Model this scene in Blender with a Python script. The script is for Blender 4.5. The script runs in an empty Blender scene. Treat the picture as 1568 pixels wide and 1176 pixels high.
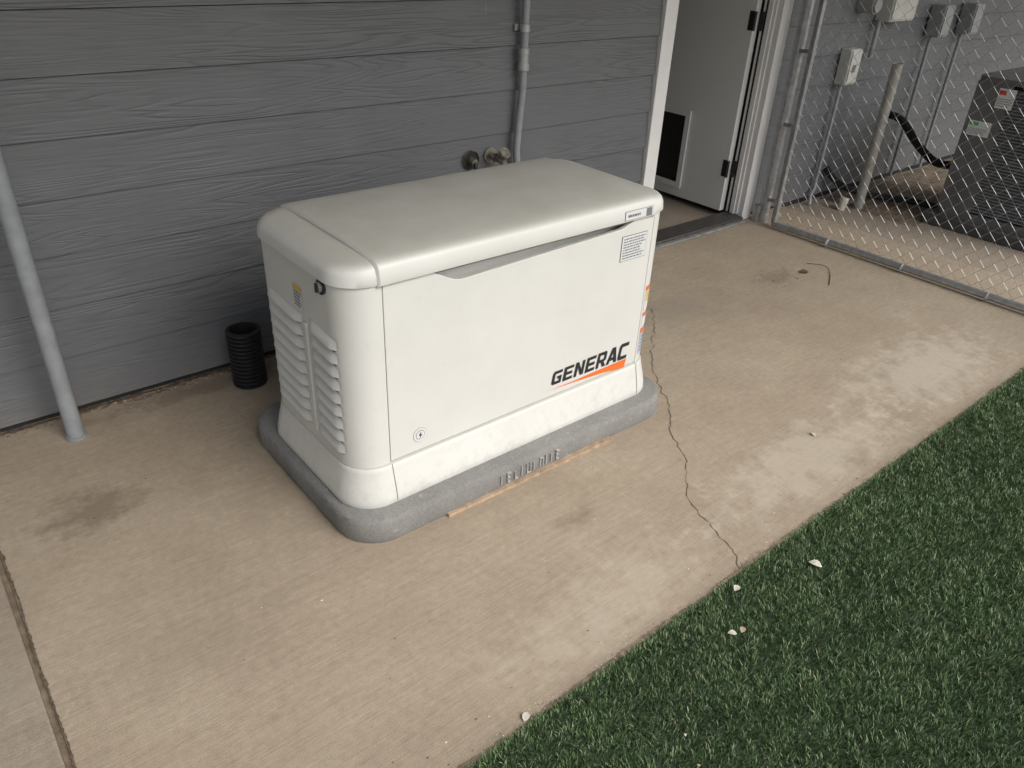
import bpy, bmesh, math, random
import numpy as np
from mathutils import Vector, Matrix
from mathutils.geometry import tessellate_polygon
random.seed(7)
scene=bpy.context.scene
COL=bpy.context.collection
scene.view_settings.view_transform='Standard'
scene.view_settings.look='None'
scene.view_settings.exposure=0

# ------------------------------------------------------------ helpers
def empty(name,parent=None):
    o=bpy.data.objects.new(name,None); COL.objects.link(o); o.empty_display_size=.1
    if parent: o.parent=parent
    return o
def mk(name,verts,faces,mat,parent=None,smooth=False,mats=None,fm=None):
    me=bpy.data.meshes.new(name); me.from_pydata([tuple(v) for v in verts],[],faces)
    if mats:
        for m in mats: me.materials.append(m)
        if fm:
            for p,i in zip(me.polygons,fm): p.material_index=i
    elif mat: me.materials.append(mat)
    if smooth:
        for p in me.polygons: p.use_smooth=True
    me.update()
    o=bpy.data.objects.new(name,me); COL.objects.link(o)
    if parent: o.parent=parent
    return o
def fixn(o):
    bm=bmesh.new(); bm.from_mesh(o.data); bmesh.ops.recalc_face_normals(bm,faces=bm.faces); bm.to_mesh(o.data); bm.free()
def smooth_angle(o,ang=35):
    try:
        for p in o.data.polygons: p.use_smooth=True
        o.data.set_sharp_from_angle(angle=math.radians(ang))
    except Exception: pass
def box(name,x0,x1,y0,y1,z0,z1,mat,parent=None,bev=0):
    v=[(x,y,z) for x in(x0,x1) for y in(y0,y1) for z in(z0,z1)]
    f=[(0,1,3,2),(4,6,7,5),(0,4,5,1),(2,3,7,6),(0,2,6,4),(1,5,7,3)]
    o=mk(name,v,f,mat,parent)
    fixn(o)
    if bev:
        b=o.modifiers.new('b','BEVEL'); b.width=bev; b.segments=2
        smooth_angle(o,40)
    return o
class MB:
    def __init__(s): s.v=[];s.f=[];s.m=[]
    def add(s,v,f,m=0):
        n=len(s.v); s.v+=list(v); s.f+=[tuple(i+n for i in q) for q in f]; s.m+=[m]*len(f)
    def box(s,x0,x1,y0,y1,z0,z1,m=0):
        v=[(x,y,z) for x in(x0,x1) for y in(y0,y1) for z in(z0,z1)]
        s.add(v,[(0,1,3,2),(4,6,7,5),(0,4,5,1),(2,3,7,6),(0,2,6,4),(1,5,7,3)],m)
    def sweep(s,pts,r,seg=12,m=0,cap=True):
        pts=[Vector(p) for p in pts]; n=len(pts)
        rs=r if isinstance(r,(list,tuple)) else [r]*n
        t=(pts[1]-pts[0]).normalized()
        a=Vector((0,0,1)) if abs(t.z)<.9 else Vector((1,0,0))
        nrm=t.cross(a).normalized(); V=[];F=[]
        for i in range(n):
            if i==0: t=(pts[1]-pts[0])
            elif i==n-1: t=(pts[-1]-pts[-2])
            else: t=(pts[i+1]-pts[i-1])
            if t.length<1e-9: t=Vector((0,0,1))
            t.normalize()
            nn=nrm-t*nrm.dot(t)
            if nn.length>1e-6: nrm=nn.normalized()
            b=t.cross(nrm)
            for k in range(seg):
                an=2*math.pi*k/seg
                V.append(tuple(pts[i]+(nrm*math.cos(an)+b*math.sin(an))*rs[i]))
        for i in range(n-1):
            for k in range(seg):
                k2=(k+1)%seg
                F.append((i*seg+k,i*seg+k2,(i+1)*seg+k2,(i+1)*seg+k))
        if cap:
            F.append(tuple(range(seg))[::-1]); F.append(tuple((n-1)*seg+k for k in range(seg)))
        s.add(V,F,m)
    def obj(s,name,mats,parent=None,ang=35,norm=True,smooth=True):
        o=mk(name,s.v,s.f,None,parent,mats=mats,fm=s.m)
        if norm: fixn(o)
        if smooth: smooth_angle(o,ang)
        return o
def rrect(x0,x1,y0,y1,r,seg=10):
    pts=[]
    for cx,cy,a0 in((x1-r,y0+r,-90),(x1-r,y1-r,0),(x0+r,y1-r,90),(x0+r,y0+r,180)):
        for k in range(seg+1):
            a=math.radians(a0+90*k/seg); pts.append((cx+r*math.cos(a),cy+r*math.sin(a)))
    return pts
def loft(name,levels,mat,parent=None,seg=10,ang=40,topcap=True,botcap=True):
    V=[];F=[]
    n=None
    for (z,x0,x1,y0,y1,r) in levels:
        p=rrect(x0,x1,y0,y1,r,seg); n=len(p); V+=[(a,b,z) for a,b in p]
    L=len(levels)
    for i in range(L-1):
        for k in range(n):
            F.append((i*n+k,i*n+(k+1)%n,(i+1)*n+(k+1)%n,(i+1)*n+k))
    if botcap: F.append(tuple(range(n))[::-1])
    if topcap: F.append(tuple((L-1)*n+k for k in range(n)))
    o=mk(name,V,F,mat,parent); smooth_angle(o,ang); return o
def extr(outline,z0,z1):
    n=len(outline)
    V=[(a,b,z0) for a,b in outline]+[(a,b,z1) for a,b in outline]
    F=[(k,(k+1)%n,n+(k+1)%n,n+k) for k in range(n)]
    return V,F
# ------------------------------------------------------------ materials
class NT:
    def __init__(s,name):
        s.mat=bpy.data.materials.new(name); s.mat.use_nodes=True; s.t=s.mat.node_tree
        s.b=s.t.nodes['Principled BSDF']
    def n(s,typ,**kw):
        x=s.t.nodes.new(typ)
        for k,v in kw.items():
            if k.startswith('i_'):
                x.inputs[k[2:].replace('_',' ')].default_value=v
            else: setattr(x,k,v)
        return x
    def l(s,a,b): s.t.links.new(a,b)
    def coord(s,scale=(1,1,1),loc=(0,0,0),rot=(0,0,0)):
        c=s.n('ShaderNodeTexCoord'); m=s.n('ShaderNodeMapping')
        m.inputs['Scale'].default_value=scale; m.inputs['Location'].default_value=loc; m.inputs['Rotation'].default_value=rot
        s.l(c.outputs['Object'],m.inputs[0]); return m.outputs[0]
    def noise(s,vec,scale,detail=4,rough=.55,dist=0):
        x=s.n('ShaderNodeTexNoise'); x.inputs['Scale'].default_value=scale; x.inputs['Detail'].default_value=detail
        x.inputs['Roughness'].default_value=rough; x.inputs['Distortion'].default_value=dist
        s.l(vec,x.inputs['Vector']); return x.outputs['Fac']
    def ramp(s,fac,stops,interp='LINEAR'):
        x=s.n('ShaderNodeValToRGB'); cr=x.color_ramp; cr.interpolation=interp
        while len(cr.elements)<len(stops): cr.elements.new(.5)
        for e,(p,c) in zip(cr.elements,stops):
            e.position=p; e.color=(c,c,c,1) if isinstance(c,(int,float)) else (*c,1)
        s.l(fac,x.inputs[0]); return x.outputs[0]
    def mix(s,fac,a,b,mode='MIX'):
        x=s.n('ShaderNodeMix',data_type='RGBA',blend_type=mode)
        for sock,v in ((x.inputs[0],fac),(x.inputs[6],a),(x.inputs[7],b)):
            if hasattr(v,'links'): s.l(v,sock)
            elif isinstance(v,(int,float)): sock.default_value=v if sock==x.inputs[0] else (v,v,v,1)
            else: sock.default_value=(*v,1)
        return x.outputs[2]
    def math(s,op,a,b=None,c=None,clamp=False):
        x=s.n('ShaderNodeMath',operation=op); x.use_clamp=clamp
        for i,v in enumerate((a,b,c)):
            if v is None: continue
            if hasattr(v,'links'): s.l(v,x.inputs[i])
            else: x.inputs[i].default_value=v
        return x.outputs[0]
    def bump(s,h,strength=.3,dist=.01,prev=None):
        x=s.n('ShaderNodeBump'); x.inputs['Strength'].default_value=strength; x.inputs['Distance'].default_value=dist
        s.l(h,x.inputs['Height'])
        if prev: s.l(prev,x.inputs['Normal'])
        return x.outputs[0]
    def base(s,v):
        if hasattr(v,'links'): s.l(v,s.b.inputs['Base Color'])
        else: s.b.inputs['Base Color'].default_value=(*v,1)
def simple(name,col,rough=.5,metal=0,var=.12,scale=6,bump=0,bscale=60):
    m=NT(name); v=m.coord()
    n=m.noise(v,scale,3,.6)
    lo=tuple(c*(1-var) for c in col); hi=tuple(min(1,c*(1+var)) for c in col)
    m.base(m.ramp(n,[(.3,lo),(.7,hi)]))
    m.b.inputs['Roughness'].default_value=rough; m.b.inputs['Metallic'].default_value=metal
    if bump:
        m.l(m.bump(m.noise(v,bscale,4),bump,.003),m.b.inputs['Normal'])
    return m.mat
def mat_paint():
    m=NT('enclosure_paint'); v=m.coord()
    n=m.noise(v,3.5,4,.6); n2=m.noise(v,38,4,.7)
    c=m.ramp(n,[(.3,(.665,.670,.640)),(.7,(.72,.725,.70))])
    d=m.ramp(n2,[(.60,0.),(.80,.28)])
    c=m.mix(d,c,(.52,.50,.43))
    g=m.n('ShaderNodeNewGeometry'); sx=m.n('ShaderNodeSeparateXYZ'); m.l(g.outputs['Normal'],sx.inputs[0])
    up=m.ramp(sx.outputs[2],[(.60,0.),(.97,1.)])
    up_tone=m.math('MULTIPLY',up,m.ramp(m.noise(v,7,5,.6),[(.3,.60),(.75,.95)]))  # upward faces take a darker, mottled tone
    c=m.mix(up_tone,c,(.435,.43,.385))
    sz=m.n('ShaderNodeSeparateXYZ'); m.l(v,sz.inputs[0])
    low=m.math('MULTIPLY',m.ramp(sz.outputs[2],[(.08,.4),(.26,0.)]),m.ramp(m.noise(v,26,5,.7),[(.48,0.),(.72,1.)]))
    c=m.mix(low,c,(.46,.42,.35))
    m.base(c); m.b.inputs['Roughness'].default_value=.45
    m.l(m.bump(m.noise(v,350,2),.06,.001),m.b.inputs['Normal'])
    return m.mat
def mat_concrete(name,tint=(1,1,1),stains_and_shading=True):
    m=NT(name); v=m.coord()
    big=m.noise(v,.9,3,.55,.3); mid=m.noise(v,4.5,5,.68,.3); fine=m.noise(v,45,4,.7); grit=m.noise(v,420,2,.7)
    br=m.noise(m.coord((7,190,1),rot=(0,0,math.radians(2))),1.0,3,.65,.15)
    br2=m.noise(m.coord((3.,70,1),rot=(0,0,math.radians(-1))),1.0,3,.6,.2)
    t=lambda c:tuple(a*b for a,b in zip(c,tint))
    c=m.ramp(mid,[(.25,t((.315,.250,.182))),(.5,t((.385,.315,.235))),(.75,t((.455,.385,.30)))])
    c2=m.ramp(big,[(.3,t((.33,.268,.20))),(.7,t((.45,.377,.288)))])
    c=m.mix(.5,c,c2)
    c=m.mix(.45,c,m.ramp(br,[(.25,.68),(.5,1.),(.75,1.22)]),'MULTIPLY')
    c=m.mix(.15,c,m.ramp(br2,[(.3,.75),(.7,1.2)]),'MULTIPLY')
    c=m.mix(.55,c,m.ramp(fine,[(.3,.78),(.7,1.15)]),'MULTIPLY')
    c=m.mix(.7,c,m.ramp(grit,[(.3,.66),(.7,1.24)]),'MULTIPLY')
    c=m.mix(m.ramp(m.noise(v,22,5,.75),[(.62,0.),(.76,.42)]),c,t((.60,.55,.46)))
    c=m.mix(m.ramp(m.noise(m.coord(loc=(3,7,1)),13,5,.7),[(.61,0.),(.76,.45)]),c,t((.21,.165,.12)))
    if stains_and_shading:
        pos=m.coord()
        wob=m.math('MULTIPLY',m.math('SUBTRACT',m.noise(pos,11,5,.7),.5),3.0)
        for (x,y,rx,ry,s,col) in STAINS_AND_SHADING:
            mp=m.n('ShaderNodeMapping'); mp.vector_type='POINT'
            mp.inputs['Location'].default_value=(-x/rx,-y/ry,0); mp.inputs['Scale'].default_value=(1/rx,1/ry,0)
            m.l(pos,mp.inputs[0])
            ln=m.n('ShaderNodeVectorMath',operation='LENGTH'); m.l(mp.outputs[0],ln.inputs[0])
            dd=m.math('ADD',ln.outputs['Value'],wob)
            f=m.math('MULTIPLY',m.ramp(dd,[(.3,1.),(1.,0.)]),s)
            c=m.mix(f,c,col)
    m.base(c); m.b.inputs['Roughness'].default_value=.88
    b=m.bump(br,.45,.002); b=m.bump(grit,.4,.0015,b)
    m.l(b,m.b.inputs['Normal'])
    return m.mat
STAINS_AND_SHADING=[(.20,2.12,.17,.115,.72,(.185,.145,.105)),(1.33,1.23,.08,.055,.55,(.19,.155,.115)),(3.52,2.0,.16,.10,.5,(.18,.15,.12)),
        (2.75,2.05,.30,.14,.4,(.24,.22,.19)),(2.2,.98,.6,.17,.38,(.62,.56,.47)),(3.2,1.05,.6,.24,.42,(.62,.56,.47)),(1.2,.93,.45,.13,.32,(.58,.52,.43)),  # shade right of generator and bright light at right edge are painted in
        (.72,1.9,.3,.35,.25,(.24,.20,.15)),(1.05,.78,.9,.05,.35,(.2,.16,.12)),(3.0,.79,1.2,.045,.4,(.22,.18,.13)),(.75,2.62,.5,.07,.5,(.16,.12,.09)),(2.35,2.5,.5,.2,.35,(.22,.19,.16)),(.25,1.45,.3,.15,.25,(.25,.2,.15))]
def mat_siding():
    m=NT('siding_paint')
    tc=m.n('ShaderNodeTexCoord'); sp=m.n('ShaderNodeSeparateXYZ'); m.l(tc.outputs['Object'],sp.inputs[0])
    idx=m.math('FLOOR',m.math('DIVIDE',m.math('SUBTRACT',sp.outputs[2],.0401),.178))
    cb=m.n('ShaderNodeCombineXYZ')
    m.l(m.math('ADD',m.math('MULTIPLY',sp.outputs[0],.75),m.math('MULTIPLY',idx,7.31)),cb.inputs[0])
    m.l(m.math('MULTIPLY',sp.outputs[2],13.),cb.inputs[2]); m.l(m.math('MULTIPLY',idx,3.7),cb.inputs[1])
    n=m.noise(cb.outputs[0],1.0,2,.4,.2)
    w=m.math('SINE',m.math('MULTIPLY',n,120.))
    patch=m.ramp(m.noise(m.coord((1.2,1,6),(4,0,2)),1.3,2,.5),[(.38,.15),(.64,1.)])
    grain=m.ramp(m.math('MULTIPLY_ADD',w,.5,.5),[(.0,0.),(.35,.85),(1.,1.)])
    cb2=m.n('ShaderNodeCombineXYZ')
    m.l(m.math('MULTIPLY',sp.outputs[0],6.),cb2.inputs[0]); m.l(m.math('MULTIPLY',sp.outputs[2],190.),cb2.inputs[2]); m.l(idx,cb2.inputs[1])
    f=m.noise(cb2.outputs[0],1.,3,.6)
    v=m.coord(); big=m.noise(v,1.5,4,.6)
    c=m.ramp(big,[(.3,(.128,.134,.146)),(.7,(.152,.159,.172))])
    c=m.mix(m.math('MULTIPLY',patch,.26),c,m.ramp(grain,[(0,.35),(1,1.03)]),'MULTIPLY')
    c=m.mix(.6,c,m.ramp(f,[(.3,.82),(.7,1.16)]),'MULTIPLY')
    dz=m.ramp(sp.outputs[2],[(.03,.35),(.16,0.)])
    c=m.mix(m.math('MULTIPLY',dz,m.ramp(m.noise(v,12,5,.7),[(.35,0.),(.7,1.)])),c,(.20,.175,.14))
    c=m.mix(m.ramp(m.noise(v,60,4,.7),[(.68,0.),(.76,.3)]),c,(.26,.26,.255))
    m.base(c); m.b.inputs['Roughness'].default_value=.46
    gb=m.math('MULTIPLY',grain,patch)
    b=m.bump(gb,.7,.0015); b=m.bump(f,.5,.0012,b); m.l(b,m.b.inputs['Normal'])
    return m.mat
def mat_pad():
    m=NT('pad_concrete'); v=m.coord()
    c=m.ramp(m.noise(v,7,4,.6),[(.3,(.20,.198,.190)),(.7,(.25,.248,.238))])
    c=m.mix(.6,c,m.ramp(m.noise(v,160,3,.7),[(.3,.7),(.7,1.25)]),'MULTIPLY')
    c=m.mix(m.ramp(m.noise(m.coord((1,1,2)),30,5,.75),[(.60,0.),(.70,.6)]),c,(.42,.41,.38))
    m.base(c); m.b.inputs['Roughness'].default_value=.93
    b=m.bump(m.noise(v,70,5,.7),.7,.003); m.l(b,m.b.inputs['Normal'])
    return m.mat
P=mat_paint()
CONC=mat_concrete('patio_concrete')
CONC2=mat_concrete('side_concrete',(.85,.87,.92),False)
SID=mat_siding()
PADM=mat_pad()
WHITE=simple('white_trim_paint',(.78,.78,.775),.45,0,.04)
DOORM=simple('door_paint',(.78,.78,.78),.4,0,.03,3)
BLACK=simple('black_plastic',(.018,.018,.02),.45,0,.2)
DARK=simple('dark_gap',(.02,.02,.02),.9)
GALV=simple('galvanized_steel',(.45,.46,.48),.42,.7,.22,25,.1,90)
WIRE=simple('galvanized_wire',(.46,.47,.48),.5,.4,.15,30)
CONDUIT=simple('gray_conduit',(.29,.31,.335),.5,.1,.12,20)
FITTING=simple('conduit_fitting',(.50,.51,.52),.38,.6,.15,40)
BRASS=simple('weathered_metal',(.30,.28,.24),.5,.6,.4,60,.3,120)
ORANGE=simple('orange_vinyl',(.80,.17,.03),.45,0,.05)
YELLOW=simple('yellow_vinyl',(.75,.55,.05),.45,0,.05)
BLUE=simple('pale_blue_vinyl',(.45,.52,.62),.45,0,.05)
LABEL=simple('white_vinyl',(.72,.73,.74),.4,0,.03)
INK=simple('printed_ink',(.02,.02,.025),.5,0,.05)
GINK=simple('gray_ink',(.18,.19,.21),.5,0,.05)
WOOD=simple('tan_wood',(.40,.29,.20),.85,0,.3,40,.5,90)
BOXG=simple('utility_box_gray',(.32,.33,.335),.5,0,.1,10)
BOXW=simple('utility_box_light',(.56,.56,.53),.5,0,.1,10)
ACM=simple('condenser_gray_paint',(.145,.145,.15),.5,.1,.15,8)
ACL=simple('condenser_louver_paint',(.24,.24,.245),.5,.1,.15,8)
INSUL=simple('black_foam_insulation',(.02,.02,.021),.8,0,.3,30)
DIRT=simple('dirt',(.20,.155,.11),.95,0,.4,18,.9,30)
GROUND=simple('far_ground_dirt',(.26,.22,.17),.95,0,.25,.8,.5,8)
LEAF=simple('dry_leaf',(.45,.36,.24),.8,0,.3,80)
PALE=simple('pale_debris',(.60,.56,.48),.8,0,.2,90)
CEIL=simple('patio_ceiling_paint',(.50,.49,.46),.8,0,.05)
RUB=simple('crack_brown',(.12,.092,.067),.95,0,.4,60)  # dark brown for crack, joint edges, wall base and grit
INTW=simple('interior_wall',(.7,.69,.66),.8,0,.05)

# ------------------------------------------------------------ ground
mk('ground',[(-150,-150,-.06),(150,-150,-.06),(150,150,-.06),(-150,150,-.06)],[(0,1,2,3)],GROUND)
slab=empty('concrete_patio')
def slabbox(name,x0,x1,y0,y1,mat):
    return box(name,x0,x1,y0,y1,-.10,0,mat,slab,bev=.005)
slabbox('main_slab',-.050,4.62,.785,2.725,CONC)
slabbox('side_slab',-4.5,-.064,.785,2.725,CONC2)
slabbox('doorway_slab',3.245,4.125,2.729,5.5,CONC2).location.z=-.004
box('equipment_slab',4.635,9,.2,2.725,-.12,-.015,CONC2,slab,bev=.008)
def strip(name,pts,w,mat,z,jit=.0,parent=None,seed=1,step=.012):
    rr=random.Random(seed); V=[];F=[]
    P2=[Vector((a,b,0)) for a,b in pts]; dense=[]
    for a,b in zip(P2[:-1],P2[1:]):
        L=(b-a).length; n=max(2,int(L/step))
        for k in range(n): dense.append(a.lerp(b,k/n))
    dense.append(P2[-1]); off=0; tot=len(dense)
    for i,p in enumerate(dense):
        q=dense[min(i+1,tot-1)]-dense[max(i-1,0)]; q.normalize(); nn=Vector((-q.y,q.x,0))
        off+=rr.uniform(-jit,jit); off*=.93
        ww=w*rr.uniform(.2,1.4)
        V+= [tuple(p+nn*(off+ww/2)+Vector((0,0,z))),tuple(p+nn*(off-ww/2)+Vector((0,0,z)))]
    for i in range(tot-1): F.append((2*i,2*i+1,2*i+3,2*i+2))
    return mk(name,V,F,mat,parent)
box('joint_fill',-.0635,-.0505,.80,2.70,-.05,-.006,DIRT,slab)
strip('joint_chips',[(-.047,.8),(-.047,2.70)],.006,RUB,.0012,.0015,slab,3,.008)
strip('crack',[(2.66,2.12),(2.53,1.98),(2.36,1.83),(2.23,1.69),(2.10,1.52),(1.97,1.40),(1.87,1.28),(1.76,1.14),(1.66,1.01),(1.62,.90),(1.555,.80)],.0030,RUB,.0014,.008,slab,5,.012)
strip('wall_base_soil',[(-2,2.69),(3.14,2.69)],.030,DIRT,.0016,.008,slab,6)
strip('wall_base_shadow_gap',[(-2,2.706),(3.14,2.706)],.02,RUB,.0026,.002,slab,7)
strip('turf_edge_soil',[(-1,.790),(4.6,.790)],.010,DIRT,.0012,.0025,slab,8,.008)

# ------------------------------------------------------------ turf
def mat_turf():
    m=NT('turf_fiber')
    a=m.n('ShaderNodeAttribute'); a.attribute_name='rnd'
    g=m.ramp(a.outputs['Fac'],[(0,(.058,.105,.045)),(.45,(.105,.178,.074)),(.78,(.175,.262,.115)),(.90,(.27,.35,.19)),(1.,(.43,.42,.29))])
    geo=m.n('ShaderNodeNewGeometry')
    n=m.noise(geo.outputs['Position'],2.6,4,.65)
    c=m.mix(.6,g,m.ramp(n,[(.3,.65),(.7,1.25)]),'MULTIPLY')
    m.base(c); m.b.inputs['Roughness'].default_value=.40
    return m.mat
TURF=mat_turf()
TBASE=simple('turf_backing',(.05,.075,.04),.95,0,.4,60)
turf=empty('artificial_turf')
mk('turf_backing',[(-5,-6,-.012),(12,-6,-.012),(12,.783,-.012),(-5,.783,-.012)],[(0,1,2,3)],TBASE,turf)
S=.4
def blades(rs,bx,by,h,laz,lean):
    N=len(bx); az=rs.rand(N)*2*np.pi
    w=rs.uniform(.0007,.0013,N)
    dx=np.cos(az)*w; dy=np.sin(az)*w
    lx=np.cos(laz)*lean; ly=np.sin(laz)*lean
    V=np.zeros((N,5,3))
    V[:,0]=np.c_[bx-dx,by-dy,np.full(N,-.012)]; V[:,1]=np.c_[bx+dx,by+dy,np.full(N,-.012)]
    V[:,2]=np.c_[bx+dx+lx*.35,by+dy+ly*.35,h*.65-.012]; V[:,3]=np.c_[bx-dx+lx*.35,by-dy+ly*.35,h*.65-.012]
    V[:,4]=np.c_[bx+lx,by+ly,h-.010]
    V=V.reshape(-1,3)
    F=[]
    for i in range(N):
        b=i*5; F.append((b,b+1,b+2,b+3)); F.append((b+3,b+2,b+4))
    me=bpy.data.meshes.new('turf_blades'); me.from_pydata(V.tolist(),[],F)
    at=me.attributes.new('rnd','FLOAT','POINT')
    r=np.repeat(rs.rand(N),5); at.data.foreach_set('value',r.astype(np.float32))
    me.materials.append(TURF); me.update(); return me
def turfpatch(seed,N=10500):
    rs=np.random.RandomState(seed)
    bx=rs.rand(N)*S; by=rs.rand(N)*S
    h=rs.uniform(.009,.019,N)
    tx=np.floor(bx/.02)*7.13+np.floor(by/.02)*3.71
    laz=(np.sin(tx*12.9898+seed)*43758.5453)%1*2*np.pi+rs.normal(0,.9,N)
    lean=rs.uniform(.1,1.1,N)*h*.8
    return blades(rs,bx,by,h,laz,lean)
patches=[turfpatch(11),turfpatch(12),turfpatch(13)]
k=0
for i in range(-2,13):
    for j in range(5):
        o=bpy.data.objects.new('turf_tile_%d'%k,patches[random.randrange(3)]); COL.objects.link(o); o.parent=turf; k+=1
        x0=i*S; y0=.784-(j+1)*S
        a=random.choice([0,1,2,3])
        o.rotation_euler=(0,0,a*math.pi/2)
        ox,oy={0:(0,0),1:(S,0),2:(S,S),3:(0,S)}[a]
        o.location=(x0+ox,y0+oy,0)
rs=np.random.RandomState(5); N=11000
ex=rs.uniform(-.8,5.2,N); wv=.5+.5*np.sin(ex*37)*np.sin(ex*91+2)
ey=.783-rs.rand(N)*.012; hh=rs.uniform(.012,.020,N)
me=blades(rs,ex,ey,hh,np.pi/2+rs.normal(0,.8,N),(.003+.016*wv*rs.rand(N)))
o=bpy.data.objects.new('turf_edge_fringe',me); COL.objects.link(o); o.parent=turf; o.location.z=.004
# ------------------------------------------------------------ house
house=empty('siding_house')
def siding(name,x0,x1,z0=.04,nb=16,zmax=2.9):
    m=MB()
    for k in range(nb):
        a=z0+.178*k; b=a+.178
        if a>zmax: break
        zb=a-.014 if (k==0 and z0<.1) else a
        m.add([(x0,2.697,zb),(x1,2.697,zb),(x1,2.7085,b+.004),(x0,2.7085,b+.004),(x0,2.7125,zb),(x1,2.7125,zb)],[(0,1,2,3),(0,4,5,1)])
        if k>0: m.add([(x0,2.7065,a-.003),(x1,2.7065,a-.003),(x1,2.7065,a+.001),(x0,2.7065,a+.001)],[(0,1,2,3)],1)  # dark strip under each lap paints its shadow line
    return m.obj(name,[SID,DARK],house,norm=False,smooth=False)
siding('siding_left',-5,3.15)
siding('siding_right',4.22,9.5)
siding('siding_over_door',3.15,4.22,.04+.178*12,5)
box('wall_core_left',-5,3.235,2.716,2.84,-.05,2.95,DARK,house)
box('wall_core_right',4.135,9.5,2.716,2.84,-.05,2.95,DARK,house)
box('wall_core_over',3.236,4.134,2.716,2.84,2.10,2.95,DARK,house)
box('casing_left',3.152,3.242,2.680,2.715,.0,2.12,WHITE,house,.003)
box('casing_right',4.130,4.218,2.680,2.715,.0,2.12,WHITE,house,.003)
box('casing_head',3.152,4.218,2.678,2.714,2.121,2.21,WHITE,house,.003)
box('jamb_left',3.237,3.256,2.7155,2.845,.03,2.10,WHITE,house,.002)
box('jamb_right',4.118,4.134,2.7155,2.80,.03,2.10,WHITE,house,.002)
box('jamb_stop',4.108,4.1175,2.735,2.765,.03,2.10,WHITE,house,.002)
box('weather_strip',4.1095,4.116,2.767,2.778,.03,2.10,BLACK,house)
box('threshold',3.257,4.118,2.66,2.80,.001,.028,simple('threshold_bronze',(.09,.085,.08),.5,.4,.3,30),house,.004)
box('threshold_lip',3.25,4.125,2.628,2.658,.001,.016,simple('threshold_gray',(.22,.22,.21),.7,.1,.3,30),house,.003)
mk('siding_butt_joint',[(2.085,2.6995,1.118),(2.089,2.6995,1.118),(2.089,2.7065,1.27),(2.085,2.7065,1.27)],[(0,1,2,3)],simple('joint_caulk',(.24,.25,.26),.7),house)
mk('interior_room',[(2.4,2.85,-.002),(5.4,2.85,-.002),(5.4,5.6,-.002),(2.4,5.6,-.002),(2.4,2.85,2.5),(5.4,2.85,2.5),(5.4,5.6,2.5),(2.4,5.6,2.5)],
   [(1,2,6,5),(2,3,7,6),(3,0,4,7),(4,5,6,7)],INTW,house)
door=empty('door',house)
dx0,dx1=4.072,4.115; dy0=2.815; dl=.86
pz0,pz1=.10,.575; py0=dy0+.335; py1=py0+.31
m=MB()
m.box(dx0,dx1,dy0,py0,.035,2.05); m.box(dx0,dx1,py1,dy0+dl,.035,2.05)
m.box(dx0,dx1,py0,py1,.035,pz0); m.box(dx0,dx1,py0,py1,pz1,2.05)
m.obj('door_leaf',[DOORM],door,smooth=False)
m=MB()
for (a,b,c,d) in((py0-.005,py1+.005,pz1-.028,pz1+.006),(py0-.005,py1+.005,pz0-.006,pz0+.028),(py0-.005,py0+.030,pz0+.028,pz1-.028),(py1-.030,py1+.005,pz0+.028,pz1-.028)):
    m.box(dx0-.014,dx0-.001,a,b,c,d)
m.obj('pet_door_frame',[WHITE],door,smooth=False)
box('pet_door_flap',dx0+.012,dx0+.02,py0,py1,pz0,pz1,BLACK,door)
for z in(.30,1.13,1.85):
    m=MB(); m.sweep([(dx0-.006,dy0-.008,z-.05),(dx0-.006,dy0-.008,z+.05)],.0085,10)
    m.box(dx0-.0035,dx0-.0005,dy0+.002,dy0+.034,z-.05,z+.05)
    m.box(4.105,4.1075,dy0-.036,dy0-.012,z-.05,z+.05)
    m.obj('hinge',[BLACK],door)
cov=empty('patio_cover',house)
box('ceiling',-5,9.5,.35,2.69,2.75,2.80,CEIL,cov)
box('roof_deck',-5,9.5,.2,5.6,2.96,3.02,CEIL,cov)
box('fascia_beam',-5,9.5,.22,.34,2.62,2.95,WHITE,cov)
# ------------------------------------------------------------ generator
gen=empty('standby_generator')
GX0,GX1,GY0,GY1=.785,2.0,1.566,2.11
ZB=.08
lv=[(0,.738,2.056,1.480,2.25,.125),(.010,.733,2.061,1.475,2.255,.13),(.060,.734,2.060,1.477,2.253,.13),(.075,.739,2.055,1.482,2.248,.125),(.08,.749,2.045,1.491,2.239,.12)]
pad=loft('pad_body',lv,PADM,None,10)
pad.name='equipment_pad'
bm=bmesh.new(); bm.from_mesh(pad.data)
bmesh.ops.subdivide_edges(bm,edges=[e for e in bm.edges if e.calc_length()>.2],cuts=60,use_grid_fill=False)
from mathutils import noise as mn
for v in bm.verts:
    if v.co.z>.005:
        n=mn.noise(v.co*14)*.002+mn.noise(v.co*60)*.003
        c=Vector((v.co.x-1.4,v.co.y-1.865,0)).normalized()
        v.co+=c*n
        if v.co.z>.07: v.co.z+=n*.35
bm.to_mesh(pad.data); bm.free(); smooth_angle(pad,50)
mm=MB(); rr=random.Random(9)
x=1.235
for st in ["I","E","L","I","U","I","N","I","I","E"]:
    y=1.4695; w=.014
    mm.box(x,x+.0025,y,y+.012,.024,.058+rr.uniform(-.006,.006))
    if st in "EL": mm.box(x,x+w,y,y+.012,.022,.025)
    if st=="E": mm.box(x,x+w,y,y+.012,.055,.058); mm.box(x,x+w*.8,y,y+.012,.039,.041)
    if st in "UN": mm.box(x+w,x+w+.0025,y,y+.012,.022,.058); mm.box(x,x+w,y,y+.012,.022 if st=="U" else .055,.025 if st=="U" else .058)
    x+=w+rr.uniform(.008,.018)
o=mm.obj('scraped_marks',[simple('chalky_scrape',(.44,.43,.405),.9,0,.35,200)],pad,smooth=False)
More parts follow.
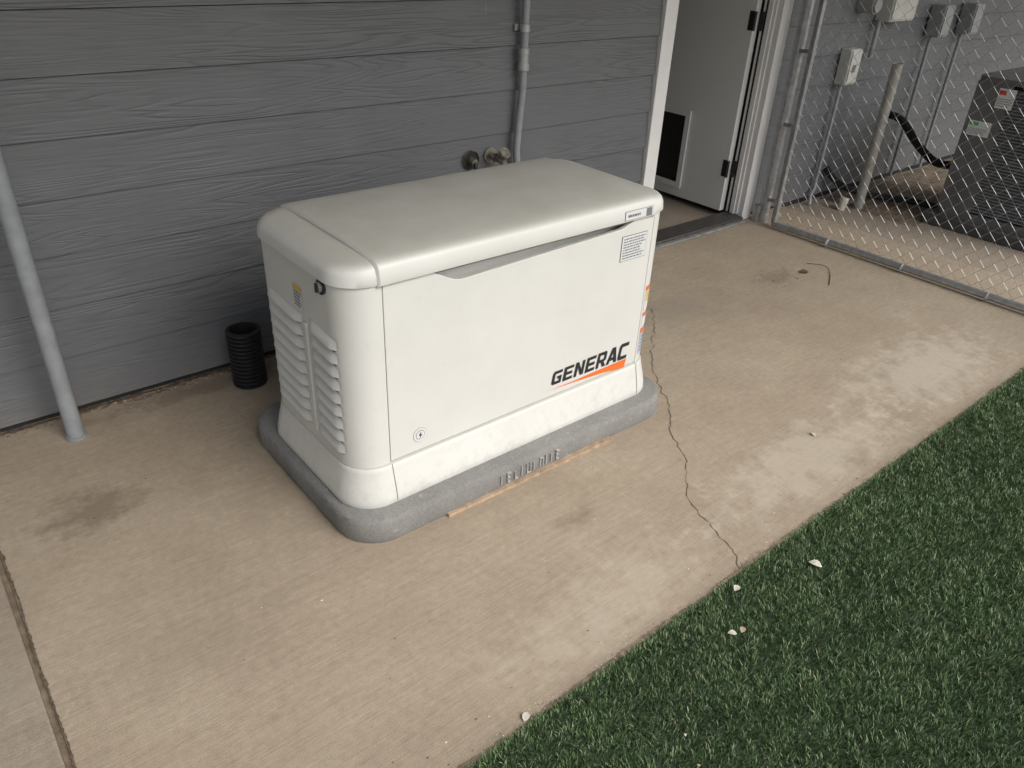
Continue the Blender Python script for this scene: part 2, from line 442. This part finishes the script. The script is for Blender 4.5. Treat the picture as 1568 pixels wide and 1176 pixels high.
sh=mk('wood_shim_board',[(1.03,1.464,0),(1.72,1.458,0),(1.72,1.49,0),(1.03,1.49,0),(1.03,1.464,.011),(1.72,1.458,.012),(1.72,1.49,.012),(1.03,1.49,.011)],[(0,3,2,1),(4,5,6,7),(0,1,5,4),(1,2,6,5),(2,3,7,6),(3,0,4,7)],WOOD)
bz=[(ZB,0,.11),(.086,-.003,.115),(.105,-.002,.115),(.135,.004,.11),(.165,.011,.105),(.188,.0165,.10),(.200,.0185,.098),(.2035,.022,.096)]
lv=[(z,.764+i,2.021-i,1.538+i,2.138-i,r) for z,i,r in bz]
loft('base_skirt',lv,P,gen,14,50)
def follow(xc,w,mat,name):
    V=[];F=[]
    for z,i,r in bz[1:]:
        y=1.538+i-.0008
        V+=[(xc-w/2,y,z),(xc+w/2,y,z)]
    for k in range(len(bz)-2): F.append((2*k,2*k+1,2*k+3,2*k+2))
    mk(name,V,F,mat,gen)
GAP=simple('panel_seam',(.16,.16,.15),.9)
follow(.897,.0022,GAP,'base_seam_left'); follow(1.917,.0022,GAP,'base_seam_right')
r=.09; out=[]
DX0,DX1=.897,1.917
def arc(cx,cy,a0,a1,n=12,rad=r): 
    return [(cx+rad*math.cos(math.radians(a0+(a1-a0)*k/n)),cy+rad*math.sin(math.radians(a0+(a1-a0)*k/n))) for k in range(n+1)]
out+=[(DX0-.0012,GY0+.056),(DX1+.0012,GY0+.056),(DX1+.0012,GY0)]
out+=arc(GX1-r+.0,GY0+r,-84,0)
out+=arc(GX1-r,GY1-r,0,90)+arc(GX0+r,GY1-r,90,180)+arc(GX0+r,GY0+r,180,270)
out+=[(DX0-.0012,GY0)]
V,F=extr(out,.2045,.772)
o=mk('cabinet_body',V,F,P,gen); fixn(o); smooth_angle(o,30)
N=60; top=[]
for k in range(N+1):
    t=k/N; x=DX0+.001+(DX1-DX0-.002)*t
    s=(x-1.02)/(1.83-1.02)
    dip=0
    if 0<s<1:
        e=min(1,s/.16); dip=.050*(e*e*(3-2*e))*(1-.5*s)*min(1,(1-s)/.08)**.6
    top.append((x,.7615-dip))
pts=[(DX0+.001,.2085),(DX1-.001,.2085)]+top[::-1]
n=len(pts)
yf=GY0-.001; yb=GY0+.012
V=[(a,yf,b) for a,b in pts]+[(a,yb,b) for a,b in pts]
F=[tuple(range(n))]+[(k,n+k,n+(k+1)%n,(k+1)%n) for k in range(n)]
o=mk('front_door_panel',V,F,P,gen); fixn(o)
b=o.modifiers.new('b','BEVEL'); b.width=.002; b.segments=2; b.limit_method='ANGLE'; b.angle_limit=math.radians(50)
def lid_levels():
    pr=[(.760,-.005,.095),(.763,-.009,.098),(.786,-.006,.097),(.799,.001,.092),(.808,.012,.084),(.8135,.028,.072),(.8185,.065,.06),(.822,.12,.05)]
    return [(z,GX0+i,GX1-i,GY0+i*.6-.002,GY1-i*.6+.002,r) for z,i,r in pr]
loft('lid_shell',lid_levels(),P,gen,14,50)
cy=(GY0+GY1)/2
prof=[(.7585,-.006),(.7605,-.0105),(.764,-.0120),(.783,-.0112),(.802,-.0085),(.8105,-.0045),(.8175,.004),(.8225,.018),(.8260,.045),(.8295,.10),(.832,.18)]
half=[(GY0-.002+i,z) for z,i in prof]
full=half+[(2*cy-y,z) for y,z in half[::-1]]
secs=[(.880,.93,-.006),(.885,1,-.001),(.891,1,0),(1.895,1,0),(1.901,1,-.001),(1.906,.93,-.006)]
V=[];F=[]
for x,s,dz in secs:
    for y,z in full:
        ins=0 if s==1 else .0055
        V.append((x,y+(ins if y<cy else -ins),z+dz))
n=len(full)
for a in range(len(secs)-1):
    for k in range(n-1): F.append((a*n+k,(a+1)*n+k,(a+1)*n+k+1,a*n+k+1))
F.append(tuple(range(n))); F.append(tuple((len(secs)-1)*n+k for k in range(n))[::-1])
F.append((0,n-1,6*n-1,5*n))
o=mk('lid_center',V,F,P,gen); fixn(o); smooth_angle(o,32)
def louvers(name,x,sgn,y0,y1,z0,z1,nrow,skew=0):
    m=MB(); pitch=(z1-z0)/nrow; NS=10
    for k in range(nrow):
        zt=z0+pitch*(k+1)-.003
        pts=[]
        for s in range(NS+1):
            t=s/NS; y=y0+(y1-y0)*t
            e=min(1,min(t,1-t)*NS/1.6); e=math.sin(e*math.pi/2)
            dz=-skew*(t-.5)
            out=.0125*e
            pts.append([(x,y,zt+dz),(x+sgn*out*.55,y,zt-pitch*.25+dz),(x+sgn*out,y,zt-pitch*.55+dz),(x+sgn*out,y,zt-pitch*.62+dz),(x+sgn*.0006,y,zt-pitch*.64+dz),(x+sgn*.0006,y,zt-pitch*(.64+.28*e)+dz)])
        V=[p for q in pts for p in q]
        base=len(m.v); m.v+=V
        for s in range(NS):
            for c in range(5):
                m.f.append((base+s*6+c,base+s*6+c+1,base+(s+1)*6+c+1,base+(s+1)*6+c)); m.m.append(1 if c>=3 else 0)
    o=m.obj(name,[P,DARKL],gen,ang=50,norm=False)
    return o
DARKL=simple('louver_slot_shade',(.18,.175,.16),.8,0,.1)  # slots and hood undersides darkened, painting the shade beneath each louver
louvers('louvers_front_column',GX0-.0005,-1,1.618,1.768,.245,.615,9,-.012)
louvers('louvers_back_column',GX0-.0005,-1,1.815,2.035,.245,.615,9,-.012)
louvers('louvers_right_end',GX1+.0005,1,1.66,2.03,.245,.6,9)
o=box('louver_center_rib',GX0-.006,GX0+.002,1.780,1.803,.24,.595,P,gen,.0055)
m=MB(); m.sweep([(GX0+.004,1.672,.742),(GX0-.006,1.672,.742)],.021,20,0); m.sweep([(GX0-.006,1.672,.742),(GX0-.014,1.672,.742)],.014,16,1); m.box(GX0-.019,GX0-.013,1.669,1.675,.730,.754,0)
m.obj('lock_knob',[BLACK,GINK],gen)
def sheet(name,c0,ux,uz,w,h,mat,nrm,off=.0012,parent=gen):
    c0=Vector(c0)+Vector(nrm)*off; ux=Vector(ux); uz=Vector(uz)
    return mk(name,[c0,c0+ux*w,c0+ux*w+uz*h,c0+uz*h],[(0,1,2,3)],mat,parent)
def textrows(name,c0,ux,uz,w,h,rows,mat,nrm,off,seed=1,fill=.5,parent=gen):
    rr=random.Random(seed); c0=Vector(c0)+Vector(nrm)*off; ux=Vector(ux); uz=Vector(uz); V=[];F=[]
    for r_ in range(rows):
        zz=h*(r_+.5-fill/2)/rows; hh=h*fill/rows; x=0; end=w*rr.uniform(.75,1)
        while x<end:
            l=min(rr.uniform(.006,.016),end-x); b=len(V)
            p=c0+ux*x+uz*zz
            V+=[p,p+ux*l,p+ux*l+uz*hh,p+uz*hh]; F.append((b,b+1,b+2,b+3)); x+=l+.0025
    return mk(name,V,F,mat,parent)
X_=(1,0,0);Z_=(0,0,1);NY=(0,-1,0)
sheet('end_label',(GX0,1.850,.622),(0,-1,0),Z_,.052,.072,LABEL,(-1,0,0),.0012)
sheet('end_label_stripe',(GX0,1.848,.676),(0,-1,0),Z_,.048,.014,YELLOW,(-1,0,0),.0020)
textrows('end_label_text',(GX0,1.846,.626),(0,-1,0),Z_,.044,.048,5,GINK,(-1,0,0),.0020,3)
sheet('warning_label_border',(1.772,GY0-.001,.622),X_,Z_,.118,.086,INK,NY,.0012)
sheet('warning_label',(1.7735,GY0-.001,.6235),X_,Z_,.115,.083,LABEL,NY,.0019)
textrows('warning_label_text',(1.780,GY0-.001,.628),X_,Z_,.104,.074,8,GINK,NY,.0026,5,.42)
yl=GY0-.0142
sheet('lid_badge_border',(1.760,yl,.7655),X_,(0,.05,.998),.128,.030,GINK,NY,.0012)
sheet('lid_badge',(1.7615,yl,.767),X_,(0,.05,.998),.125,.027,LABEL,NY,.0018)
sheet('lid_badge_emblem',(1.856,yl,.7675),X_,(0,.05,.998),.026,.025,GINK,NY,.0024)
textrows('lid_badge_text',(1.772,yl,.774),X_,(0,.05,.998),.07,.011,1,GINK,NY,.0024,8,.7)
def curved(name,a0,a1,z0,z1,mat,rad=.0912):
    V=[];F=[];n=6
    for k in range(n+1):
        a=math.radians(a0+(a1-a0)*k/n)
        for z in(z0,z1): V.append((GX1-r+rad*math.cos(a),GY0+r+rad*math.sin(a),z))
    for k in range(n): F.append((2*k,2*k+2,2*k+3,2*k+1))
    return mk(name,V,F,mat,gen)
curved('corner_label_a',-78,-42,.405,.500,LABEL); curved('corner_label_a_top',-78,-42,.482,.500,ORANGE,.0918); curved('corner_label_a_mid',-74,-62,.44,.478,YELLOW,.0918)
curved('corner_label_b',-78,-42,.345,.398,LABEL); curved('corner_label_b_top',-78,-42,.384,.398,ORANGE,.0918)
curved('corner_label_c',-78,-42,.235,.338,BLUE); curved('corner_label_c_top',-78,-42,.318,.338,ORANGE,.0918)
for i in range(5): curved('corner_label_c_text',-74,-46,.245+i*.014,.250+i*.014,GINK,.0918)
for i in range(3): curved('corner_label_a_text',-60,-46,.418+i*.018,.424+i*.018,GINK,.0918)
def disc(name,cx,cz,rad,mat,off,n=28):
    V=[]
    for k in range(n):
        a=2*math.pi*k/n; V.append((cx+rad*math.cos(a),GY0-.001-off,cz+rad*math.sin(a)))
    return mk(name,V,[tuple(range(n))],mat,gen)
disc('voltage_sticker_rim',.998,.262,.0235,simple('sticker_rim',(.45,.25,.2),.5),.0010)
disc('voltage_sticker',.998,.262,.0225,LABEL,.0014); disc('voltage_sticker_ring',.998,.262,.0155,GINK,.0018); disc('voltage_sticker_center',.998,.262,.0138,LABEL,.0022)
mk('voltage_sticker_bolt',[(1.001,GY0-.0038,.274),(.991,GY0-.0038,.260),(.998,GY0-.0038,.2605),(.994,GY0-.0038,.249),(1.005,GY0-.0038,.264),(.998,GY0-.0038,.2635)],[(0,1,2,5),(2,3,4,5)],INK,gen)
LET={'E':[[(0,0),(1,0),(1,.21),(.31,.21),(.31,.39),(.92,.39),(.92,.6),(.31,.6),(.31,.79),(1,.79),(1,1),(0,1)]],
'N':[[(0,0),(.29,0),(.29,.60),(.69,0),(1,0),(1,1),(.71,1),(.71,.40),(.31,1),(0,1)]],
'C':[[(.15,0),(1,0),(1,.22),(.35,.22),(.29,.29),(.29,.71),(.35,.78),(1,.78),(1,1),(.15,1),(0,.85),(0,.15)]],
'G':[[(.15,0),(1,0),(1,.58),(.5,.58),(.5,.39),(.72,.39),(.72,.22),(.35,.22),(.29,.29),(.29,.71),(.35,.78),(1,.78),(1,1),(.15,1),(0,.85),(0,.15)]],
'R':[[(0,0),(.29,0),(.29,.32),(.46,.32),(.70,0),(1.06,0),(.78,.34),(.93,.38),(1,.48),(1,.88),(.88,1),(0,1)],[(.29,.52),(.29,.79),(.68,.79),(.72,.75),(.72,.56),(.68,.52)]],
'A':[[(-.07,0),(.24,0),(.33,.19),(.69,.19),(.77,0),(1.10,0),(.72,1),(.33,1)],[(.41,.38),(.61,.38),(.51,.70)]]}
V=[];F=[]; x=1.508
for i,ch in enumerate('GENERAC'):
    h=.049+.0024*i; w=.0425+.0006*i; zb=.249-.0013*i
    loops=[[Vector((p[0],p[1],0)) for p in L] for L in LET[ch]]
    tris=tessellate_polygon(loops); flat=[p for L in loops for p in L]; b=len(V)
    V+=[(x+p.x*w+p.y*h*.16,GY0-.0026,zb+p.y*h) for p in flat]
    F+=[(b+a,b+c,b+d) for a,c,d in tris]
    x+=w+.0078
mk('logo_lettering',V,F,INK,gen)
mk('logo_swoosh',[(1.497,GY0-.0026,.234),(1.60,GY0-.0026,.2325),(1.75,GY0-.0026,.2365),(1.868,GY0-.0026,.2375),(1.86,GY0-.0026,.203),(1.75,GY0-.0026,.2175),(1.62,GY0-.0026,.227)],[(0,6,1),(1,6,5,2),(2,5,4,3)],ORANGE,gen)

# ------------------------------------------------------------ wall fittings
def pipe_obj(name,segs,mats,parent=None):
    m=MB()
    for pts,r_,mi in segs: m.sweep(pts,r_,16,mi)
    return m.obj(name,mats,parent)
cx,cyy=2.262,2.665
pipe_obj('electrical_conduit',[([(cx,cyy,2.74),(cx,cyy,1.10)],.0165,0),([(cx,cyy,1.19),(cx,cyy,1.162)],.021,1),([(cx,cyy,1.075),(cx,cyy,1.10)],.024,1),([(cx,cyy,1.04),(cx,cyy,1.074)],.021,1),([(cx,cyy,1.012),(cx,cyy,1.04)],.025,1),
   ([(cx,cyy,1.01),(cx,cyy,.93),(cx-.012,cyy-.0,.80),(cx-.02,cyy,.68),(cx-.02,cyy-.02,.55),(cx-.02,cyy-.06,.44),(cx-.02,cyy-.14,.36),(cx-.02,cyy-.30,.32),(cx-.02,2.08,.32)],.0165,0)],[CONDUIT,FITTING])
m=MB(); m.box(cx-.035,cx+.035,2.688,2.698,1.165,1.19,0); m.sweep([(cx+.028,2.69,1.178),(cx+.028,2.68,1.178)],.006,8,0); m.obj('pipe_strap',[FITTING],bpy.data.objects['electrical_conduit'])
fa=empty('hose_faucet')
m=MB()
m.sweep([(2.12,2.70,.665),(2.12,2.64,.665)],.014,14); m.sweep([(2.12,2.66,.665),(2.12,2.645,.665)],.022,6)
m.sweep([(2.12,2.64,.665),(2.12,2.61,.66),(2.12,2.585,.635)],[.017,.017,.015],14)
m.sweep([(2.12,2.60,.69),(2.12,2.628,.66)],.009,10)
m.sweep([(2.12,2.592,.70),(2.12,2.602,.69)],.026,14); m.sweep([(2.16,2.64,.64),(2.12,2.64,.665)],.011,10)
m.sweep([(2.12,2.702,.665),(2.12,2.694,.665)],.034,18)
m.obj('faucet_body',[BRASS],fa)
m=MB(); m.sweep([(2.01,2.70,.66),(2.01,2.685,.66)],.040,20,0,False); m.sweep([(2.01,2.693,.66),(2.01,2.691,.66)],.037,20,1); m.sweep([(2.01,2.69,.66),(2.01,2.66,.655)],.015,12,0); m.sweep([(2.01,2.66,.655),(2.01,2.655,.64),(2.01,2.65,.60)],.009,10,1)
m.obj('wall_gas_stub',[BRASS,BLACK])
pipe_obj('metal_post',[([(.258,2.545,0),(.258,2.545,2.74)],.027,0),([(.258,2.545,.0),(.258,2.545,.012)],.032,0)],[CONDUIT])
n=32
prf=[];z=0
while z<.222:
    prf+=[(z,.053),(z+.004,.0625),(z+.010,.0625),(z+.014,.053)]; z+=.0165
L=[(r_,z_) for z_,r_ in prf]+[(.048,prf[-1][0]),(.046,.01),(.0,.01)]
m=MB(); V=[(.872+r_*math.cos(2*math.pi*k/n),2.555+r_*math.sin(2*math.pi*k/n),z_) for r_,z_ in L for k in range(n)]
F=[(i*n+k,i*n+(k+1)%n,(i+1)*n+(k+1)%n,(i+1)*n+k) for i in range(len(L)-1) for k in range(n)]
m.add(V,F); m.obj('corrugated_drain_pipe',[BLACK],ang=60)
# ------------------------------------------------------------ fence
fen=empty('chain_link_fence')
FX=4.16
m=MB()
m.sweep([(4.235,2.60,0),(4.235,2.60,2.3)],.032,18)
m.sweep([(4.235,2.60,.0),(4.235,2.60,.05)],.036,18)
m.sweep([(FX+.05,2.50,.03),(FX+.05,2.50,2.3)],.019,16)
m.sweep([(FX+.02,2.49,.028),(FX,.5,.028),(FX,-.9,.028)],.019,14)
m.sweep([(FX,2.5,1.95),(FX,-.9,1.95)],.019,14)
m.sweep([(FX,-.9,0),(FX,-.9,2.0)],.03,14)
for z in(.15,.6,1.0,1.4,1.8):
    m.sweep([(FX+.05,2.50,z-.012),(FX+.05,2.50,z+.012)],.024,14)
    m.box(FX+.05,4.235,2.52,2.60,z-.01,z+.01)
m.sweep([(4.215,2.63,0),(4.215,2.63,.10)],.028,16)
m.obj('fence_frame',[GALV],fen)
m=MB(); w=.0345; h=.036; n0=int((2.47-(-.9))/w)
for i in range(n0):
    pts=[]
    for k in range(52):
        s=(k+i)%2
        pts.append((FX+.019+(.0022 if k%2 else -.0022),2.475-(i+s)*w,.045+k*h))
    m.sweep(pts,.0014,3,0,False)
m.obj('fence_mesh',[WIRE],fen,norm=False,smooth=False)
m=MB(); m.box(FX+.008,FX+.022,2.472,2.480,.04,1.9); m.obj('tension_bar',[GALV],fen)
for i in range(5): 
    m=MB(); m.sweep([(FX+.0,2.1-i*.45,.028),(FX+.0,2.106-i*.45,.028)],.022,12); m.obj('tie',[WIRE],fen)
# ------------------------------------------------------------ beyond the fence
def ubox(name,x,z,w,h,d,mat,conduit=None):
    e=empty(name)
    box('enclosure',x-w/2,x+w/2,2.695-d,2.695,z-h/2,z+h/2,mat,e,.006)
    box('cover',x-w/2+.006,x+w/2-.006,2.695-d-.008,2.695-d-.0005,z-h/2+.012,z+h/2-.008,mat,e,.003)
    return e
b=ubox('disconnect_box',4.93,.86,.12,.21,.075,BOXW)
box('box_label',4.90,4.94,2.6095,2.6105,.83,.875,GINK,b)
pipe_obj('box_conduit',[([(4.90,2.66,.76),(4.90,2.66,.60),(4.90,2.67,.08)],.011,0),([(4.90,2.67,.12),(4.90,2.665,.09),(4.86,2.66,.05),(4.84,2.64,-.01)],.012,0)],[CONDUIT],b)
b=ubox('electrical_panel',5.33,1.32,.30,.42,.10,BOXW)
pipe_obj('panel_conduit',[([(5.18,2.66,1.12),(5.18,2.66,.9)],.014,0)],[CONDUIT],b)
m=MB(); m.sweep([(4.98,2.70,1.21),(4.98,2.60,1.21)],.05,20); m.sweep([(4.98,2.60,1.21),(4.98,2.585,1.21)],.04,20); m.obj('round_meter',[BOXG])
for x in(5.98,6.45):
    b=ubox('service_disconnect',x,1.09,.13,.20,.10,BOXG)
    pipe_obj('service_conduit',[([(x-.03,2.66,.99),(x-.03,2.66,.02)],.012,0)],[CONDUIT],b)
m=MB(); R=.031
m.sweep([(5.08,2.42,-.015),(5.08,2.42,.90)],R,18,0,False); m.sweep([(5.08,2.42,.90),(5.08,2.42,.895)],R+.003,18,0,False); m.sweep([(5.08,2.42,.87),(5.08,2.42,.872)],R-.002,18,1)
m.obj('vent_pipe',[simple('weathered_pvc',(.33,.32,.29),.6,0,.2,25),BLACK])
m=MB(); m.sweep([(4.93,2.46,-.015),(4.95,2.46,.07)],[.022,.030],12,0,False); m.obj('pvc_stub',[PALE])
ln=empty('refrigerant_lines')
def sm(pts,n=6):
    P_=[Vector(p) for p in pts]; o=[]
    P_=[P_[0]]+P_+[P_[-1]]
    for i in range(1,len(P_)-2):
        for k in range(n):
            t=k/n; a,b_,c,d=P_[i-1],P_[i],P_[i+1],P_[i+2]
            o.append(.5*((2*b_)+(c-a)*t+(2*a-5*b_+4*c-d)*t*t+(3*b_-a-3*c+d)*t**3))
    o.append(P_[-2]); return o
m=MB()
m.sweep(sm([(5.75,2.70,.48),(5.72,2.58,.46),(5.66,2.40,.34),(5.55,2.2,.28),(5.45,2.0,.32)]),.026,12)
m.sweep(sm([(5.02,2.68,.20),(5.1,2.6,.10),(5.25,2.45,.04),(5.4,2.25,.03),(5.42,2.0,.04),(5.45,1.9,.05)]),.022,12)
m.obj('line_set',[INSUL],ln)
V=[];F=[];nx,ny=50,40; rr=random.Random(4)
for i in range(nx+1):
    for j in range(ny+1):
        x=4.9+2.6*i/nx; y=1.95+.74*j/ny
        e=min(i/6,j/8,1); V.append((x,y,-.022+e*(.012+.018*abs(mn.noise(Vector((x*6,y*6,0))))+.004*rr.random())))
for i in range(nx):
    for j in range(ny): a=i*(ny+1)+j; F.append((a,a+ny+1,a+ny+2,a+1))
mk('soil_bed',V,F,DIRT,None,True)
ac=empty('air_conditioner_condenser')
ax0,ax1,ay0,ay1,az0,az1=5.22,6.08,1.12,1.98,.06,.90
box('condenser_pad',ax0-.05,ax1+.05,ay0-.05,ay1+.05,-.014,.055,simple('pad_dark',(.08,.08,.08),.8),ac,.008)
loft('top_cover',[(az1-.04,ax0-.008,ax1+.008,ay0-.008,ay1+.008,.06),(az1-.01,ax0-.01,ax1+.01,ay0-.01,ay1+.01,.06),(az1,ax0+.01,ax1-.01,ay0+.01,ay1-.01,.05)],ACM,ac,6)
loft('core',[(az0,ax0+.03,ax1-.03,ay0+.03,ay1-.03,.05),(az1-.04,ax0+.03,ax1-.03,ay0+.03,ay1-.03,.05)],DARK,ac,6)
loft('base_pan',[(az0-.004,ax0-.006,ax1+.006,ay0-.006,ay1+.006,.06),(az0+.045,ax0-.006,ax1+.006,ay0-.006,ay1+.006,.06)],ACM,ac,6)
m=MB() 
def slats(axis,c,a,b,sg):
    z=az0+.06
    while z<az1-.06:
        d=.022*sg
        if axis=='x': v=[(c,a,z),(c,b,z),(c+d,b,z+.013),(c+d,a,z+.013),(c+d*.0,a,z-.003),(c,b,z-.003)]
        else: v=[(a,c,z),(b,c,z),(b,c+d,z+.013),(a,c+d,z+.013),(a,c,z-.003),(b,c,z-.003)]
        m.add(v,[(0,1,2,3),(0,4,5,1)]); z+=.0185
slats('x',ax0,ay0+.05,ay1-.20,1); slats('y',ay0,ax0+.05,ax1-.05,1); slats('x',ax1,ay0+.05,ay1-.05,-1)
m.obj('louver_panels',[ACL],ac,norm=False,smooth=False)
m=MB()
for (a,b_) in((ay0-.002,ay0+.05),(ay0+.30,ay0+.315),(ay1-.20,ay1+.0)): m.box(ax0-.003,ax0+.02,a,b_,az0+.04,az1-.035)
m.box(ax0,ax1,ay1-.02,ay1-.001,az0+.045,az1-.036)
for (a,b_) in((ax0+.021,ax0+.05),(ax1-.05,ax1)): m.box(a,b_,ay0-.003,ay0+.02,az0+.04,az1-.035)
for k in range(9): m.box(ax0-.006,ax0-.0035,ay1-.17,ay1-.04,.18+.018*k,.186+.018*k)
m.obj('corner_posts',[ACM],ac,smooth=False)
m=MB()
for k in range(1,9):
    R=.04*k; pts=[((ax0+ax1)/2+R*math.cos(t*math.pi/16),(ay0+ay1)/2+R*math.sin(t*math.pi/16),az1+.012) for t in range(33)]
    m.sweep(pts,.003,5,0,False)
m.obj('fan_grille',[BLACK],ac,norm=False)
def aclabel(y,z,w,h,mats,nm):
    sheet(nm,(ax0-.003,y+w/2,z-h/2),(0,-1,0),Z_,w,h,LABEL,(-1,0,0),.0012,ac)
    sheet(nm+'_stripe',(ax0-.003,y+w/2-.004,z+h*.18),(0,-1,0),Z_,w*.4,h*.22,mats,(-1,0,0),.002,ac)
    textrows(nm+'_text',(ax0-.003,y+w/2-.006,z-h*.42),(0,-1,0),Z_,w-.012,h*.45,4,GINK,(-1,0,0),.002,4,.35,ac)
aclabel(1.89,.60,.13,.085,simple('green_vinyl',(.1,.4,.15),.5),'energy_label')
aclabel(1.80,.785,.095,.11,simple('red_vinyl',(.6,.05,.04),.5),'hazard_label')
# ------------------------------------------------------------ debris
deb=empty('scattered_debris')
rr=random.Random(21)
CH={}
def chip(x,y,s,mat,z=.001):
    b=CH.setdefault(mat.name,([],[],mat)); n=rr.randint(5,7); a0=rr.random()*6; k0=len(b[0])
    for k in range(n):
        a=a0+2*math.pi*k/n; R=s*rr.uniform(.5,1.1); b[0].append((x+R*math.cos(a),y+R*math.sin(a)*.7,z+rr.uniform(0,s*.3)))
    b[0].append((x,y,z+s*.55)); b[1].extend([(k0+k,k0+(k+1)%n,k0+n) for k in range(n)])
def leaf(x,y,s,ang,z,mat=LEAF):
    V=[];F=[]
    for i,t in enumerate([0,.2,.45,.7,.9,1]):
        w=[.02,.25,.36,.28,.12,.01][i]*s
        for sd in(-1,0,1):
            lx=t*s-s/2; ly=w*sd; zz=z+(abs(sd)*.25*w)+.12*s*math.sin(t*3.1)
            V.append((x+lx*math.cos(ang)-ly*math.sin(ang),y+lx*math.sin(ang)+ly*math.cos(ang),zz))
    for i in range(5):
        for s_ in(0,1): F.append((i*3+s_,i*3+s_+1,i*3+s_+4,i*3+s_+3))
    mk('leaf',V,F,mat,deb,True)
leaf(1.75,.67,.038,1.9,.008,PALE); leaf(1.49,.75,.026,.2,.008,PALE); leaf(1.35,.66,.024,2.4,.008,PALE); leaf(1.38,.65,.022,.4,.010,LEAF); leaf(.775,.80,.026,.6,.004,PALE)
leaf(3.7,1.95,.06,-.4,.003,simple('dark_leaf',(.12,.09,.06),.9)); leaf(2.35,1.05,.025,1,.003,PALE)
for _ in range(260):
    x=rr.uniform(-.6,4.2); y=rr.choice([rr.uniform(.8,2.65),rr.uniform(.79,.9),rr.uniform(2.55,2.69)])
    if .68<x<2.12 and 1.4<y<2.3: continue
    chip(x,y,rr.uniform(.0012,.0042),rr.choice([PALE,LEAF,DIRT,RUB]))
for _ in range(260):
    x=rr.uniform(-.5,3.1); chip(x,2.69-abs(rr.gauss(0,.018)),rr.uniform(.003,.009),rr.choice([DIRT,DIRT,LEAF]))
for _ in range(700):
    x=rr.uniform(.2,4.1); chip(x,.790+abs(rr.gauss(0,.012)),rr.uniform(.001,.0032),rr.choice([PALE,LEAF,DIRT]))
for _ in range(40): chip(rr.gauss(3.5,.10),rr.gauss(2.0,.06),rr.uniform(.003,.008),rr.choice([DIRT,LEAF,RUB]))
for nm,(V,F,mt) in CH.items(): mk('grit_'+nm,V,F,mt,deb)
m=MB(); m.sweep(sm([(3.83,2.02,.003),(3.86,1.93,.012),(3.80,1.86,.004),(3.66,1.78,.003)]),.0018,5); m.obj('twig',[simple('twig_bark',(.1,.07,.05),.9)],deb)
for _ in range(10): leaf(rr.uniform(.9,3.6),rr.uniform(.1,.76),rr.uniform(.006,.010),rr.random()*6,.008,rr.choice([PALE,LEAF]))
# ------------------------------------------------------------ light
el=math.radians(44); az=math.radians(165)
w=bpy.data.worlds.new("World"); scene.world=w; w.use_nodes=True; nt=w.node_tree
bg=nt.nodes['Background']; sky=nt.nodes.new('ShaderNodeTexSky'); sky.sky_type='NISHITA'; sky.sun_disc=False
sky.sun_elevation=el; sky.sun_rotation=az; sky.air_density=1.2; sky.dust_density=4
hs=nt.nodes.new('ShaderNodeHueSaturation'); hs.inputs['Saturation'].default_value=.6
nt.links.new(sky.outputs[0],hs.inputs['Color']); nt.links.new(hs.outputs[0],bg.inputs[0]); bg.inputs[1].default_value=.15
sl=bpy.data.lights.new('sun','SUN'); sl.energy=2.0; sl.angle=math.radians(50); sl.color=(1,.985,.955)
so=bpy.data.objects.new('sun',sl); COL.objects.link(so)
dvec=Vector((math.sin(az)*math.cos(el),math.cos(az)*math.cos(el),math.sin(el)))
so.rotation_euler=dvec.to_track_quat('Z','Y').to_euler(); so.location=dvec*20
# ------------------------------------------------------------ camera
f=1178.
d=np.array([-94,1962,1178.]);d/=np.linalg.norm(d)
Xc=np.array([1638,-633,1178.]);Xc-=Xc.dot(d)*d;Xc/=np.linalg.norm(Xc)
U=-d;Yc=np.cross(U,Xc)
right=Vector((Xc[0],Yc[0],U[0])); down=Vector((Xc[1],Yc[1],U[1])); fwd=Vector((Xc[2],Yc[2],U[2]))
M=Matrix.Identity(4)
for i in range(3): M[i][0]=right[i]; M[i][1]=-down[i]; M[i][2]=-fwd[i]
M[2][3]=1.55
cam=bpy.data.cameras.new('camera'); cam.sensor_width=36; cam.lens=36*f/1568; cam.clip_start=.05; cam.clip_end=600
co=bpy.data.objects.new('camera',cam); COL.objects.link(co); co.matrix_world=M; scene.camera=co
